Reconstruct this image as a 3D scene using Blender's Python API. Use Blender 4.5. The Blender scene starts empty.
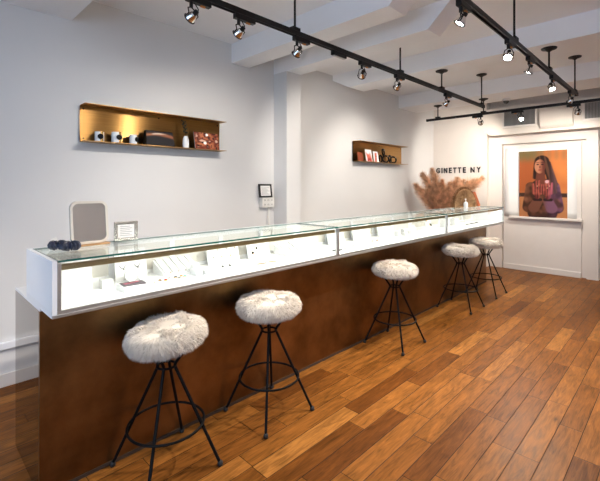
import bpy, bmesh, math, random
from mathutils import Vector, Matrix, noise
R = random.Random(7)
PI = math.pi
sc = bpy.context.scene
COL = sc.collection

# ------------------------------------------------------------------ materials
def new_mat(name):
    m = bpy.data.materials.new(name); m.use_nodes = True
    nt = m.node_tree
    for n in list(nt.nodes): nt.nodes.remove(n)
    out = nt.nodes.new('ShaderNodeOutputMaterial')
    return m, nt, out

def node(nt, typ, ins=None, **props):
    n = nt.nodes.new(typ)
    for k, v in props.items(): setattr(n, k, v)
    for k, v in (ins or {}).items():
        if isinstance(v, bpy.types.NodeSocket): nt.links.new(v, n.inputs[k])
        else: n.inputs[k].default_value = v
    return n

def c4(c): return (c[0], c[1], c[2], 1.0)

def mat(name, col, rough=.6, metal=0., var=.06, scale=6., bump=0., bscale=60., stretch=(1, 1, 1), coat=0., spec=.5, sheen=0., col2=None, aniso=0.):
    m, nt, out = new_mat(name)
    tc = node(nt, 'ShaderNodeTexCoord')
    mp = node(nt, 'ShaderNodeMapping', {'Vector': tc.outputs['Object'], 'Scale': stretch})
    ns = node(nt, 'ShaderNodeTexNoise', {'Vector': mp.outputs[0], 'Scale': scale, 'Detail': 4.})
    rp = node(nt, 'ShaderNodeValToRGB', {'Fac': ns.outputs['Fac']})
    a = [max(0, x * (1 - var)) for x in col]; b = [min(1, x * (1 + var)) for x in (col2 or col)]
    rp.color_ramp.elements[0].position = .3; rp.color_ramp.elements[1].position = .7
    rp.color_ramp.elements[0].color = c4(a); rp.color_ramp.elements[1].color = c4(b)
    p = node(nt, 'ShaderNodeBsdfPrincipled', {'Base Color': rp.outputs[0], 'Roughness': rough, 'Metallic': metal,
             'Coat Weight': coat, 'Specular IOR Level': spec, 'Sheen Weight': sheen})
    if aniso:
        p.inputs['Anisotropic'].default_value = aniso; p.inputs['Anisotropic Rotation'].default_value = .25
        tg = node(nt, 'ShaderNodeTangent', direction_type='UV_MAP'); tg.uv_map = 'UVMap'
        nt.links.new(tg.outputs[0], p.inputs['Tangent'])
    if bump:
        n2 = node(nt, 'ShaderNodeTexNoise', {'Vector': mp.outputs[0], 'Scale': bscale, 'Detail': 3.})
        bp = node(nt, 'ShaderNodeBump', {'Height': n2.outputs['Fac'], 'Strength': bump, 'Distance': .01})
        nt.links.new(bp.outputs[0], p.inputs['Normal'])
    nt.links.new(p.outputs[0], out.inputs[0])
    return m

def emit(name, col, strength):
    m, nt, out = new_mat(name)
    e = node(nt, 'ShaderNodeEmission', {'Color': c4(col), 'Strength': strength})
    nt.links.new(e.outputs[0], out.inputs[0]); return m

def glass(name, tint=(.96, .985, .97), refl=1.0):
    m, nt, out = new_mat(name)
    t = node(nt, 'ShaderNodeBsdfTransparent', {'Color': c4(tint)})
    g = node(nt, 'ShaderNodeBsdfGlossy', {'Color': (1, 1, 1, 1), 'Roughness': .02})
    fr = node(nt, 'ShaderNodeLayerWeight', {'Blend': .5})
    pw = node(nt, 'ShaderNodeMath', {0: fr.outputs['Facing'], 1: 5.}, operation='POWER')
    mu = node(nt, 'ShaderNodeMath', {0: pw.outputs[0], 1: .60 * refl, 2: .025}, operation='MULTIPLY_ADD')
    mx = node(nt, 'ShaderNodeMixShader', {0: mu.outputs[0], 1: t.outputs[0], 2: g.outputs[0]})
    nt.links.new(mx.outputs[0], out.inputs[0]); return m

def vcol(name, rough=.4):
    m, nt, out = new_mat(name)
    a = node(nt, 'ShaderNodeVertexColor', layer_name='Col')
    p = node(nt, 'ShaderNodeBsdfPrincipled', {'Base Color': a.outputs[0], 'Roughness': rough, 'Specular IOR Level': .2})
    nt.links.new(p.outputs[0], out.inputs[0]); return m

def floor_mat():
    m, nt, out = new_mat('oak_planks')
    tc = node(nt, 'ShaderNodeTexCoord')
    sp = node(nt, 'ShaderNodeSeparateXYZ', {0: tc.outputs['Object']})
    def M(op, a, b=None, c=None):
        d = {0: a}
        if b is not None: d[1] = b
        if c is not None: d[2] = c
        return node(nt, 'ShaderNodeMath', d, operation=op).outputs[0]
    W = .1125
    yv = M('DIVIDE', M('SUBTRACT', sp.outputs[1], .636 - W * 40), W)
    row = M('FLOOR', yv); fy = M('FRACT', yv)
    wn = node(nt, 'ShaderNodeTexWhiteNoise', {'W': row}, noise_dimensions='1D')
    plen = M('MULTIPLY_ADD', wn.outputs['Value'], .35, .62)
    wn2 = node(nt, 'ShaderNodeTexWhiteNoise', {'W': M('ADD', row, 77.3)}, noise_dimensions='1D')
    xv = M('DIVIDE', M('MULTIPLY_ADD', wn2.outputs['Value'], 3.1, M('ADD', sp.outputs[0], 30.)), plen)
    cidx = M('FLOOR', xv); fx = M('FRACT', xv)
    cv = node(nt, 'ShaderNodeCombineXYZ', {0: row, 1: cidx, 2: 0.})
    pr = node(nt, 'ShaderNodeTexWhiteNoise', {'Vector': cv.outputs[0]}, noise_dimensions='3D')
    # grain, shifted from plank to plank
    off = node(nt, 'ShaderNodeVectorMath', {0: pr.outputs['Color'], 1: (37., 53., 11.)}, operation='MULTIPLY')
    ad = node(nt, 'ShaderNodeVectorMath', {0: tc.outputs['Object'], 1: off.outputs[0]}, operation='ADD')
    mp = node(nt, 'ShaderNodeMapping', {'Vector': ad.outputs[0], 'Scale': (2.2, 15., 1.)})
    g1 = node(nt, 'ShaderNodeTexNoise', {'Vector': mp.outputs[0], 'Scale': 2.2, 'Detail': 7., 'Roughness': .62, 'Distortion': 1.3})
    mp2 = node(nt, 'ShaderNodeMapping', {'Vector': ad.outputs[0], 'Scale': (6., 120., 1.)})
    g2 = node(nt, 'ShaderNodeTexNoise', {'Vector': mp2.outputs[0], 'Scale': 1.5, 'Detail': 3.})
    mp3 = node(nt, 'ShaderNodeMapping', {'Vector': ad.outputs[0], 'Scale': (1.4, 4., 1.)})
    g3 = node(nt, 'ShaderNodeTexNoise', {'Vector': mp3.outputs[0], 'Scale': 3., 'Detail': 2.})
    base = node(nt, 'ShaderNodeValToRGB', {'Fac': pr.outputs['Value']})
    cr = base.color_ramp; cr.elements[0].position = 0.; cr.elements[1].position = 1.
    cr.elements[0].color = (.108, .034, .006, 1); cr.elements[1].color = (.325, .135, .031, 1)
    for p_, c_ in ((.10, (.160, .055, .0105)), (.5, (.20, .072, .0135)), (.88, (.245, .092, .019))):
        e = cr.elements.new(p_); e.color = c4(c_)
    grain = M('ADD', M('MULTIPLY_ADD', g1.outputs['Fac'], 2.0, -.08), M('MULTIPLY', M('SUBTRACT', g2.outputs['Fac'], .5), .7))
    grain = M('ADD', grain, M('MULTIPLY', M('SUBTRACT', g3.outputs['Fac'], .5), .7))
    mul = node(nt, 'ShaderNodeMix', {'Factor': 1., 'A': base.outputs[0], 'B': grain}, data_type='RGBA', blend_type='MULTIPLY')
    # sockets by name pick the float ones; link the colour ones explicitly
    nt.links.new(base.outputs[0], mul.inputs[6])
    gc = node(nt, 'ShaderNodeCombineColor', {0: grain, 1: grain, 2: grain}); nt.links.new(gc.outputs[0], mul.inputs[7])
    # dark gaps between planks
    ey = M('MINIMUM', fy, M('SUBTRACT', 1., fy))
    ex = M('MULTIPLY', M('MINIMUM', fx, M('SUBTRACT', 1., fx)), M('DIVIDE', plen, W))
    gap = M('MINIMUM', ey, ex)
    gm = node(nt, 'ShaderNodeMapRange', {'Value': gap, 'From Min': .008, 'From Max': .026, 'To Min': .16, 'To Max': 1.})
    fin = node(nt, 'ShaderNodeMix', data_type='RGBA', blend_type='MULTIPLY'); fin.inputs[0].default_value = 1.
    nt.links.new(mul.outputs[2], fin.inputs[6])
    gc2 = node(nt, 'ShaderNodeCombineColor', {0: gm.outputs[0], 1: gm.outputs[0], 2: gm.outputs[0]}); nt.links.new(gc2.outputs[0], fin.inputs[7])
    bp = node(nt, 'ShaderNodeBump', {'Height': M('ADD', gm.outputs[0], M('MULTIPLY', g1.outputs['Fac'], .25)), 'Strength': .35, 'Distance': .004})
    rg = M('MULTIPLY_ADD', g1.outputs['Fac'], .25, .27)
    p = node(nt, 'ShaderNodeBsdfPrincipled', {'Base Color': fin.outputs[2], 'Roughness': rg, 'Normal': bp.outputs[0], 'Specular IOR Level': .08})
    nt.links.new(p.outputs[0], out.inputs[0]); return m

def bronze_mat():
    m, nt, out = new_mat('brushed_bronze')
    tc = node(nt, 'ShaderNodeTexCoord')
    n1 = node(nt, 'ShaderNodeTexNoise', {'Vector': tc.outputs['Object'], 'Scale': 2.3, 'Detail': 5., 'Roughness': .6})
    rp = node(nt, 'ShaderNodeValToRGB', {'Fac': n1.outputs['Fac']})
    rp.color_ramp.elements[0].position = .3; rp.color_ramp.elements[1].position = .72
    rp.color_ramp.elements[0].color = (.12, .076, .034, 1); rp.color_ramp.elements[1].color = (.40, .225, .095, 1)
    mp = node(nt, 'ShaderNodeMapping', {'Vector': tc.outputs['Object'], 'Scale': (30., 30., 6.)})
    n2 = node(nt, 'ShaderNodeTexNoise', {'Vector': mp.outputs[0], 'Scale': 6., 'Detail': 4.})
    rr = node(nt, 'ShaderNodeMapRange', {'Value': n1.outputs['Fac'], 'To Min': .30, 'To Max': .46})
    bp = node(nt, 'ShaderNodeBump', {'Height': n2.outputs['Fac'], 'Strength': .04, 'Distance': .01})
    p = node(nt, 'ShaderNodeBsdfPrincipled', {'Base Color': rp.outputs[0], 'Metallic': 1., 'Roughness': rr.outputs[0], 'Normal': bp.outputs[0]})
    nt.links.new(p.outputs[0], out.inputs[0]); return m

M_ = {}
M_['wall'] = mat('wall_paint', (.685, .675, .665), .75, var=.03, scale=1.2, bump=.05, bscale=25)
M_['far_wall'] = mat('far_wall_paint', (.70, .64, .585), .75, var=.03, scale=1.2, bump=.05, bscale=25)
M_['ceiling'] = mat('ceiling_paint', (.84, .84, .85), .85, var=.03, scale=1.5)
M_['trim'] = mat('trim_paint', (.73, .68, .63), .45, var=.02)
M_['raceway'] = mat('raceway_white', (.76, .77, .8), .4, var=.02)
M_['floor'] = floor_mat()
M_['bronze'] = bronze_mat()
M_['mirror_bronze'] = mat('polished_bronze', (.36, .33, .30), .05, 1., var=.04, scale=2)
M_['white'] = mat('white_laminate', (.82, .82, .83), .35, var=.015)
M_['white_side'] = mat('white_side_laminate', (.84, .85, .87), .3, var=.015)
M_['display'] = mat('white_display_card', (.72, .71, .695), .6, var=.02)
M_['door_panel'] = mat('ivory_sliding_panel', (.62, .585, .53), .4, var=.03)
M_['steel'] = mat('satin_aluminium', (.56, .555, .55), .38, .9, var=.04, stretch=(1, 20, 20), scale=10)
M_['brass_rail'] = mat('aged_brass', (.36, .255, .13), .42, .85, var=.08, stretch=(2, 30, 30), scale=8)
M_['brass'] = mat('shelf_brass', (.36, .20, .066), .36, 1., var=.12, stretch=(1, 1, 40), scale=3, aniso=1.)
M_['brass_edge'] = mat('shelf_brass_sheet', (.42, .235, .075), .38, 1., var=.10, stretch=(1, 20, 20), scale=5)
M_['led'] = emit('led_strip', (1., .985, .96), 44.)
M_['glass'] = glass('clear_glass')
M_['glass_edge'] = mat('green_glass_edge', (.012, .10, .085), .12, var=.1, spec=.7)
M_['black'] = mat('black_metal', (.004, .004, .0045), .5, 0., var=.2, spec=.12)
M_['track'] = mat('black_track', (.009, .0085, .008), .45, 0., var=.2, spec=.3)
M_['rubber'] = mat('black_rubber', (.01, .01, .01), .6, var=.2)
M_['fur'] = mat('white_fur', (.75, .68, .595), .9, var=.08, scale=9, sheen=.2)
M_['fur_under'] = mat('fur_hide', (.70, .63, .54), .95, var=.1, scale=9)
M_['reflector'] = mat('lamp_reflector', (.85, .84, .82), .12, 1., var=.02)
M_['bulb'] = emit('lamp_bulb', (1., .95, .88), 60.)
M_['orange_part'] = mat('copper_terminal', (.55, .22, .06), .4, .6)
M_['navy'] = mat('navy_satin', (.008, .013, .04), .3, var=.5, scale=30)
M_['cream'] = mat('cream_lacquer', (.66, .61, .53), .35, var=.03)
M_['mirror'] = mat('mirror_glass', (.80, .79, .77), .02, 1., var=.01)
M_['wood'] = mat('light_wood', (.42, .23, .09), .45, var=.2, stretch=(2, 20, 20), scale=4)
M_['silver'] = mat('silver_frame', (.42, .40, .37), .25, 1., var=.12, scale=40)
M_['paper'] = mat('white_paper', (.80, .79, .77), .7, var=.02)
M_['ink'] = mat('grey_ink', (.30, .30, .30), .7)
M_['gold'] = mat('yellow_gold', (.80, .52, .20), .2, 1., var=.04)
M_['stone_black'] = mat('black_onyx', (.01, .01, .012), .15)
M_['stone_red'] = mat('red_carnelian', (.55, .03, .015), .15)
M_['stone_olive'] = mat('olive_stone', (.22, .12, .03), .2)
M_['stone_pink'] = mat('pink_stone', (.70, .32, .34), .2)
M_['stone_teal'] = mat('turquoise_stone', (.08, .45, .38), .2)
M_['leaflet'] = mat('dark_leaflet', (.05, .035, .045), .45, var=.3)
M_['leaflet_pink'] = mat('pink_leaflet_band', (.45, .07, .11), .45)
M_['pampas'] = mat('pampas_fluff', (.60, .31, .15), .9, var=.3, scale=13, sheen=.2, col2=(.76, .47, .28))
M_['stem'] = mat('pampas_stem', (.42, .24, .10), .8)
M_['fibre'] = mat('tan_fibre', (.40, .235, .115), .9, var=.25, scale=14)
M_['fibre_rim'] = mat('brown_fibre', (.24, .115, .045), .9, var=.25, scale=14)
M_['terracotta'] = mat('terracotta_cover', (.42, .105, .035), .55, var=.08)
M_['ceramic'] = mat('white_ceramic', (.80, .80, .80), .25, var=.02)
M_['leaf'] = mat('dark_green_leaf', (.02, .035, .02), .55, var=.3)
M_['outlet'] = mat('outlet_plastic', (.70, .68, .64), .4, var=.02)
M_['socket'] = mat('socket_holes', (.18, .17, .16), .6)
M_['black_frame'] = mat('black_frame', (.015, .014, .014), .35)
M_['letters'] = mat('black_letter_acrylic', (.012, .011, .011), .4)
M_['grille'] = mat('grey_louvre', (.38, .375, .365), .5)
M_['grille_dark'] = mat('grille_mesh', (.17, .17, .165), .9)
M_['duct'] = mat('duct_paint', (.70, .64, .57), .6, var=.03)
M_['dome'] = mat('smoked_dome', (.05, .05, .05), .1)
M_['door'] = mat('olive_door', (.055, .05, .035), .5)
M_['red_card'] = mat('red_brown_card', (.26, .055, .02), .5, var=.1)
M_['dark_clay'] = mat('dark_vase', (.05, .03, .02), .6)
M_['print'] = vcol('printed_photo', .6)
M_['window'] = glass('window_glass', (.97, .98, 1.))

# ------------------------------------------------------------------ mesh builder
class MB:
    def __init__(s): s.v = []; s.f = []; s.mi = []; s.cur = 0
    def add(s, vs, fs):
        o = len(s.v); s.v += [tuple(p) for p in vs]
        for f in fs: s.f.append([i + o for i in f]); s.mi.append(s.cur)
        return s
    def box(s, x0, x1, y0, y1, z0, z1):
        return s.add([(x0, y0, z0), (x1, y0, z0), (x1, y1, z0), (x0, y1, z0), (x0, y0, z1), (x1, y0, z1), (x1, y1, z1), (x0, y1, z1)],
                     [(0, 3, 2, 1), (4, 5, 6, 7), (0, 1, 5, 4), (1, 2, 6, 5), (2, 3, 7, 6), (3, 0, 4, 7)])
    def obox(s, c, ax, ay, az):   # oriented box: centre and three half-axis vectors
        c, ax, ay, az = map(Vector, (c, ax, ay, az))
        vs = [c + sx * ax + sy * ay + sz * az for sz in (-1, 1) for sx, sy in ((-1, -1), (1, -1), (1, 1), (-1, 1))]
        return s.add(vs, [(0, 3, 2, 1), (4, 5, 6, 7), (0, 1, 5, 4), (1, 2, 6, 5), (2, 3, 7, 6), (3, 0, 4, 7)])
    def tube(s, pts, r, n=10, closed=False, caps=True):
        pts = [Vector(p) for p in pts]; N = len(pts)
        rs = r if isinstance(r, (list, tuple)) else [r] * N
        rings = []; up = None
        for i, p in enumerate(pts):
            if closed: t = (pts[(i + 1) % N] - pts[i - 1]).normalized()
            else: t = (pts[min(i + 1, N - 1)] - pts[max(i - 1, 0)]).normalized()
            if up is None:
                up = Vector((0, 0, 1)) if abs(t.z) < .9 else Vector((1, 0, 0))
            a = t.cross(up)
            if a.length < 1e-5: a = t.orthogonal()
            a.normalize(); b = a.cross(t).normalized(); up = b
            rings.append([p + rs[i] * (math.cos(2 * PI * k / n) * a + math.sin(2 * PI * k / n) * b) for k in range(n)])
        vs = [q for ring in rings for q in ring]; fs = []
        for i in range(N if closed else N - 1):
            j = (i + 1) % N
            for k in range(n):
                k2 = (k + 1) % n; fs.append((i * n + k, i * n + k2, j * n + k2, j * n + k))
        if caps and not closed:
            fs.append(tuple(range(n))[::-1]); fs.append(tuple((N - 1) * n + k for k in range(n)))
        return s.add(vs, fs)
    def cyl(s, p0, p1, r0, r1=None, n=16, caps=True):
        return s.tube([p0, p1], [r0, r0 if r1 is None else r1], n, caps=caps)
    def lathe(s, prof, c=(0, 0, 0), n=32, axis=None):   # profile of (r, z)
        vs = []; fs = []; m = len(prof)
        for r, z in prof:
            for k in range(n):
                a = 2 * PI * k / n; vs.append(Vector((r * math.cos(a), r * math.sin(a), z)))
        for i in range(m - 1):
            for k in range(n):
                k2 = (k + 1) % n; fs.append((i * n + k, i * n + k2, (i + 1) * n + k2, (i + 1) * n + k))
        fs.append(tuple(range(n))[::-1]); fs.append(tuple((m - 1) * n + k for k in range(n)))
        if axis is not None:
            q = Vector((0, 0, 1)).rotation_difference(Vector(axis)); vs = [q @ v for v in vs]
        c = Vector(c); return s.add([v + c for v in vs], fs)
    def prism(s, poly, f, d):   # poly of 2D points, f maps 2D -> 3D, d extrusion vector
        d = Vector(d); a = [Vector(f(*p)) for p in poly]; n = len(a)
        return s.add(a + [p + d for p in a], [tuple(range(n))[::-1], tuple(range(n, 2 * n))] + [(i, (i + 1) % n, n + (i + 1) % n, n + i) for i in range(n)])
    def ring(s, c, rad, r, n=40, m=8, ax=(1, 0, 0), ay=(0, 1, 0)):
        c, ax, ay = Vector(c), Vector(ax), Vector(ay)
        return s.tube([c + rad * (math.cos(2 * PI * k / n) * ax + math.sin(2 * PI * k / n) * ay) for k in range(n)], r, m, closed=True)
    def strand(s, p, d, L, w, droop=0., seg=3, curl=None):
        p = Vector(p); d = Vector(d).normalized()
        sd = d.cross(Vector((R.uniform(-1, 1), R.uniform(-1, 1), R.uniform(-1, 1)))).normalized()
        vs = []; fs = []
        for i in range(seg):
            ww = w * (1 - i / seg) * .5 + w * .12
            vs += [p - sd * ww, p + sd * ww]
            d = (d + Vector((0, 0, -droop)) + (curl or Vector((0, 0, 0)))).normalized(); p = p + d * (L / seg)
        vs.append(p)
        for i in range(seg - 1): fs.append((2 * i, 2 * i + 1, 2 * i + 3, 2 * i + 2))
        fs.append((2 * seg - 2, 2 * seg - 1, 2 * seg)); return s.add(vs, fs)
    def build(s, name, mats, parent=None, smooth=False, bevel=0., loc=(0, 0, 0), fix=True, uv=None, angle=40):
        me = bpy.data.meshes.new(name)
        me.from_pydata(s.v, [], s.f)
        mats = mats if isinstance(mats, (list, tuple)) else [mats]
        for m in mats: me.materials.append(M_[m] if isinstance(m, str) else m)
        me.polygons.foreach_set('material_index', s.mi)
        if fix:
            bm = bmesh.new(); bm.from_mesh(me); bmesh.ops.recalc_face_normals(bm, faces=bm.faces); bm.to_mesh(me); bm.free()
        if smooth:
            me.polygons.foreach_set('use_smooth', [True] * len(me.polygons)); me.set_sharp_from_angle(angle=math.radians(angle))
        if uv:
            ul = me.uv_layers.new(name='UVMap')
            for l in me.loops: ul.data[l.index].uv = uv(me.vertices[l.vertex_index].co)
        me.update()
        o = bpy.data.objects.new(name, me); COL.objects.link(o); o.location = loc
        if parent: o.parent = parent
        if bevel:
            b = o.modifiers.new('bevel', 'BEVEL'); b.width = bevel; b.segments = 2; b.limit_method = 'ANGLE'
        return o

def tag(o, label=None, cat=None, group=None, kind=None):
    if label: o['label'] = label
    if cat: o['category'] = cat
    if group: o['group'] = group
    if kind: o['kind'] = kind
    return o
def thing(name, label, cat, loc=(0, 0, 0), rz=0., group=None):
    o = bpy.data.objects.new(name, None); COL.objects.link(o)
    o.location = loc; o.rotation_euler = (0, 0, rz); o.empty_display_size = .05
    return tag(o, label, cat, group)
def copy_tree(o, parent=None):
    c = o.copy(); COL.objects.link(c)
    if parent: c.parent = parent
    for ch in list(o.children): copy_tree(ch, c)
    return c
def struct(mb, name, m, **k): return tag(mb.build(name, m, **k), kind='structure')
def printed(name, W, H, fn, nx, ny, f, parent=None, thick=None, loc=(0, 0, 0)):
    """a printed picture: grid with the print's own colours; f(u, v) -> 3D"""
    mb = MB(); vs = [f(W * i / nx, H * j / ny) for j in range(ny + 1) for i in range(nx + 1)]
    mb.add(vs, [(j * (nx + 1) + i, j * (nx + 1) + i + 1, (j + 1) * (nx + 1) + i + 1, (j + 1) * (nx + 1) + i) for j in range(ny) for i in range(nx)])
    o = mb.build(name, 'print', parent, loc=loc, fix=False)
    at = o.data.color_attributes.new('Col', 'FLOAT_COLOR', 'POINT')
    for j in range(ny + 1):
        for i in range(nx + 1):
            c = fn(i / nx, j / ny); at.data[j * (nx + 1) + i].color = c4([max(0, min(1, x)) for x in c])
    return o

# ------------------------------------------------------------------ the room
YB = 3.38; XF = 7.18; XN = -2.6; YR = -2.4; ZC = 2.87; ZB = 2.67
struct(MB().box(XN, 7.6, YR, YB + .1, -.05, 0), 'floor', 'floor')
struct(MB().box(XN, 7.6, YR, YB + .1, ZC, ZC + .1), 'ceiling', 'ceiling')
struct(MB().box(XN, 7.6, YB, YB + .12, 0, ZC), 'wall_back', 'wall')
struct(MB().box(XN, 7.6, YR - .12, YR, 0, ZC), 'wall_right', 'wall')
# street wall with a large shop window
wy0, wy1, wz0, wz1 = -2.1, 1.7, .35, 2.75
fw = MB(); fw.box(XN - .12, XN, YR, YB, 0, wz0); fw.box(XN - .12, XN, YR, YB, wz1, ZC)
fw.box(XN - .12, XN, YR, wy0, wz0, wz1); fw.box(XN - .12, XN, wy1, YB, wz0, wz1)
struct(fw, 'wall_front', 'wall')
wf = MB()
for y in (wy0, -.2, wy1 - .05): wf.box(XN - .09, XN - .03, y, y + .05, wz0, wz1)
wf.box(XN - .09, XN - .03, wy0, wy1, wz0, wz0 + .05); wf.box(XN - .09, XN - .03, wy0, wy1, wz1 - .05, wz1)
w1 = struct(wf, 'window_1', 'black')
MB().box(XN - .065, XN - .059, wy0 + .05, wy1 - .05, wz0 + .05, wz1 - .05).build('pane', 'window', w1)
# far wall: pilasters, recess, panel, sign wall
struct(MB().box(XF + .04, XF + .2, YR, YB, 0, ZC), 'wall_far', 'far_wall')
struct(MB().box(7.05, XF + .04, 2.42, YB, 0, ZC), 'wall_sign', 'far_wall')
struct(MB().box(XF - .03, XF + .04, 2.215, 2.42, 0, 2.3), 'trim_1', 'far_wall')
struct(MB().box(XF - .03, XF + .04, .90, 1.045, 0, 2.3), 'trim_2', 'far_wall')
struct(MB().box(XF - .03, XF + .04, 1.045, 2.215, 2.085, 2.3), 'trim_3', 'far_wall')
struct(MB().box(XF - .005, XF + .04, 1.11, 2.195, 0, 2.045), 'trim_4', 'trim')
struct(MB().box(XF - .09, XF - .005, 1.085, 2.085, .855, .888), 'trim_5', 'trim', bevel=.004)
struct(MB().box(XF - .022, XF - .005, 1.11, 2.195, 0, .085), 'baseboard_far', 'trim', bevel=.004)
struct(MB().box(7.035, 7.05, 2.42, YB, 0, .085), 'baseboard_sign', 'trim', bevel=.004)
d1 = struct(MB().box(XF + .0, XF + .04, -.1, .86, 0, 2.1), 'door_1', 'door')
MB().ring((XF - .03, .78, 1.0), .02, .006, 16, 6, (0, 1, 0), (0, 0, 1)).build('door_handle', 'steel', d1, smooth=True)
# beams across the ceiling, haunched towards the room
def beam(n, x0, x1, wall_haunch=False):
    prof = [(YB, ZB), (1.50, ZB), (1.32, ZB + .17), (1.30, ZC), (YB, ZC)]
    if wall_haunch: prof = [(YB, 2.80), (3.12, ZB), (YR, ZB), (YR, ZC), (YB, ZC)]
    if n == 9: prof = [(YB, ZB), (YR, ZB), (YR, ZC), (YB, ZC)]
    struct(MB().prism(prof, lambda y, z: (x0, y, z), (x1 - x0, 0, 0)), 'trim_%d' % n, 'ceiling')
beam(6, .25, .935); beam(7, 2.43, 2.66); beam(8, 3.02, 3.245)
beam(10, 4.08, 4.42, True); beam(9, 5.78, 6.38)
struct(MB().box(3.02, 3.245, 3.165, YB, 0, ZB), 'trim_11', 'wall')
# duct boxing along the far wall, rounded lower left corner
pr_ = [(YR, 2.225), (2.30, 2.225)] + [(2.30 + .11 * math.sin(a), 2.335 - .11 * math.cos(a)) for a in [PI / 2 * k / 8 for k in range(1, 9)]] + [(2.41, ZB), (YR, ZB)]
struct(MB().prism(pr_, lambda y, z: (6.95, y, z), (XF + .04 - 6.95, 0, 0)), 'trim_12', 'duct', smooth=True)
# back wall baseboard and raceway
struct(MB().box(XN, 7.0, YB - .014, YB, 0, .09), 'baseboard_back', 'trim', bevel=.003)
rc = MB(); rc.box(XN, 2.95, YB - .03, YB, .262, .312)
struct(rc, 'trim_13', 'raceway', bevel=.006)

# ------------------------------------------------------------------ counter and display cases
X0, CX1, KX1 = .44, 6.07, 5.95
YF, CB = 2.056, 2.575        # counter front / back
DF, DB = 1.852, 2.315       # display case front / back
ZT, ZG = .848, 1.087        # counter top / glass top
ct = thing('counter', 'long bronze metal shop counter with a mirror polished end', 'counter', (X0, YF, 0))
MB().box(0, KX1 - X0, 0, .018, 0, .835).build('front_panel', 'bronze', ct)
o = MB().box(-.0, KX1 - X0, -.003, 0, 0, .018).build('toe_strip', 'dark_clay', ct)
o = MB().box(0, .012, .018, CB - YF, 0, .835).build('end_panel', 'mirror_bronze', ct); o['label'] = 'mirror polished end panel'
MB().box(KX1 - X0 - .018, KX1 - X0, .018, CB - YF, 0, .835).build('end_panel', 'bronze', ct)
MB().box(.012, KX1 - X0 - .018, CB - YF - .018, CB - YF, 0, .835).build('back_panel', 'white', ct)
o = MB().box(0, KX1 - X0, .0, CB - YF, .835, ZT).build('countertop', 'white', ct); o['label'] = 'white countertop'

BX = [X0, 2.30, 4.185, CX1]
case_lab = ['lit glass jewellery display case with white end panel, nearest on the bronze counter',
            'lit glass jewellery display case in the middle of the bronze counter',
            'lit glass jewellery display case at the far end of the counter, before the framed portrait']
ZD = ZT + .026
for ci in range(3):
    L = BX[ci + 1] - BX[ci]; D = DB - DF; H = ZG - ZT
    t = thing('display_case', case_lab[ci], 'display case', (BX[ci], DF, ZT), group='glass display cases on the counter')
    MB().box(0, L, .012, D, 0, .026).build('base_deck', 'white', t)
    br = MB(); br.box(0.0, L, 0, .012, .0, .014); br.box(0, L, .003, .012, .014, .03)
    br.build('bottom_rail', 'steel', t, bevel=.002)
    e0 = .018 if ci == 0 else 0.
    if ci == 0:
        MB().box(0, .018, .012, D, .026, H).build('side_panel', 'white_side', t)
        MB().box(0, .018, 0, .012, .014, H).build('front_stile', 'white_side', t)
    for k, x in enumerate((e0, L - .016)):
        MB().box(x, x + .016, 0.0, .016, .03, H - .010).build('post', 'steel', t, bevel=.002)
    g = MB(); g.box(e0 + .004, L - .002, .0, D - .024, H - .009, H)
    for i, f in enumerate(g.f): g.mi[i] = 0 if i < 2 else 1
    g.build('glass_top', ['glass', 'glass_edge'], t)
    MB().box(e0 + .016, L - .016, .005, .009, .03, H - .012).build('front_glass', 'glass', t)
    if ci == 2: MB().box(L - .014, L, .016, D, .026, H - .010).build('side_panel', 'white_side', t)
    # brass light rail under the glass with the LED strip behind it
    MB().box(e0 + .02, L - .02, .014, .028, H - .045, H - .02).build('light_rail', 'brass_rail', t, bevel=.002)
    ls = MB().obox(((e0 + L) / 2, .036, H - .033), ((L - e0) / 2 - .03, 0, 0), (0, .0068, .0042), (0, -.0027, .0044))
    for i in range(len(ls.mi)): ls.mi[i] = 0 if i == 0 else 1
    ls.build('led_strip', ['led', 'white'], t)
    # back: white frame with ivory sliding panels
    fr = MB(); fr.box(e0, L, D - .022, D, H - .034, H); fr.box(e0, L, D - .022, D, .026, .046)
    n = 5
    for k in range(n + 1):
        x = e0 + (L - e0 - .035) * k / n; fr.box(x, x + .035, D - .022, D, .046, H - .034)
    fr.build('back_frame', 'white', t)
    for k in range(n):
        xa = e0 + (L - e0 - .035) * k / n + .035; xb = e0 + (L - e0 - .035) * (k + 1) / n
        MB().box(xa, xb, D - .014, D - .008, .046, H - .034).build('sliding_panel', 'door_panel', t)

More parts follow.
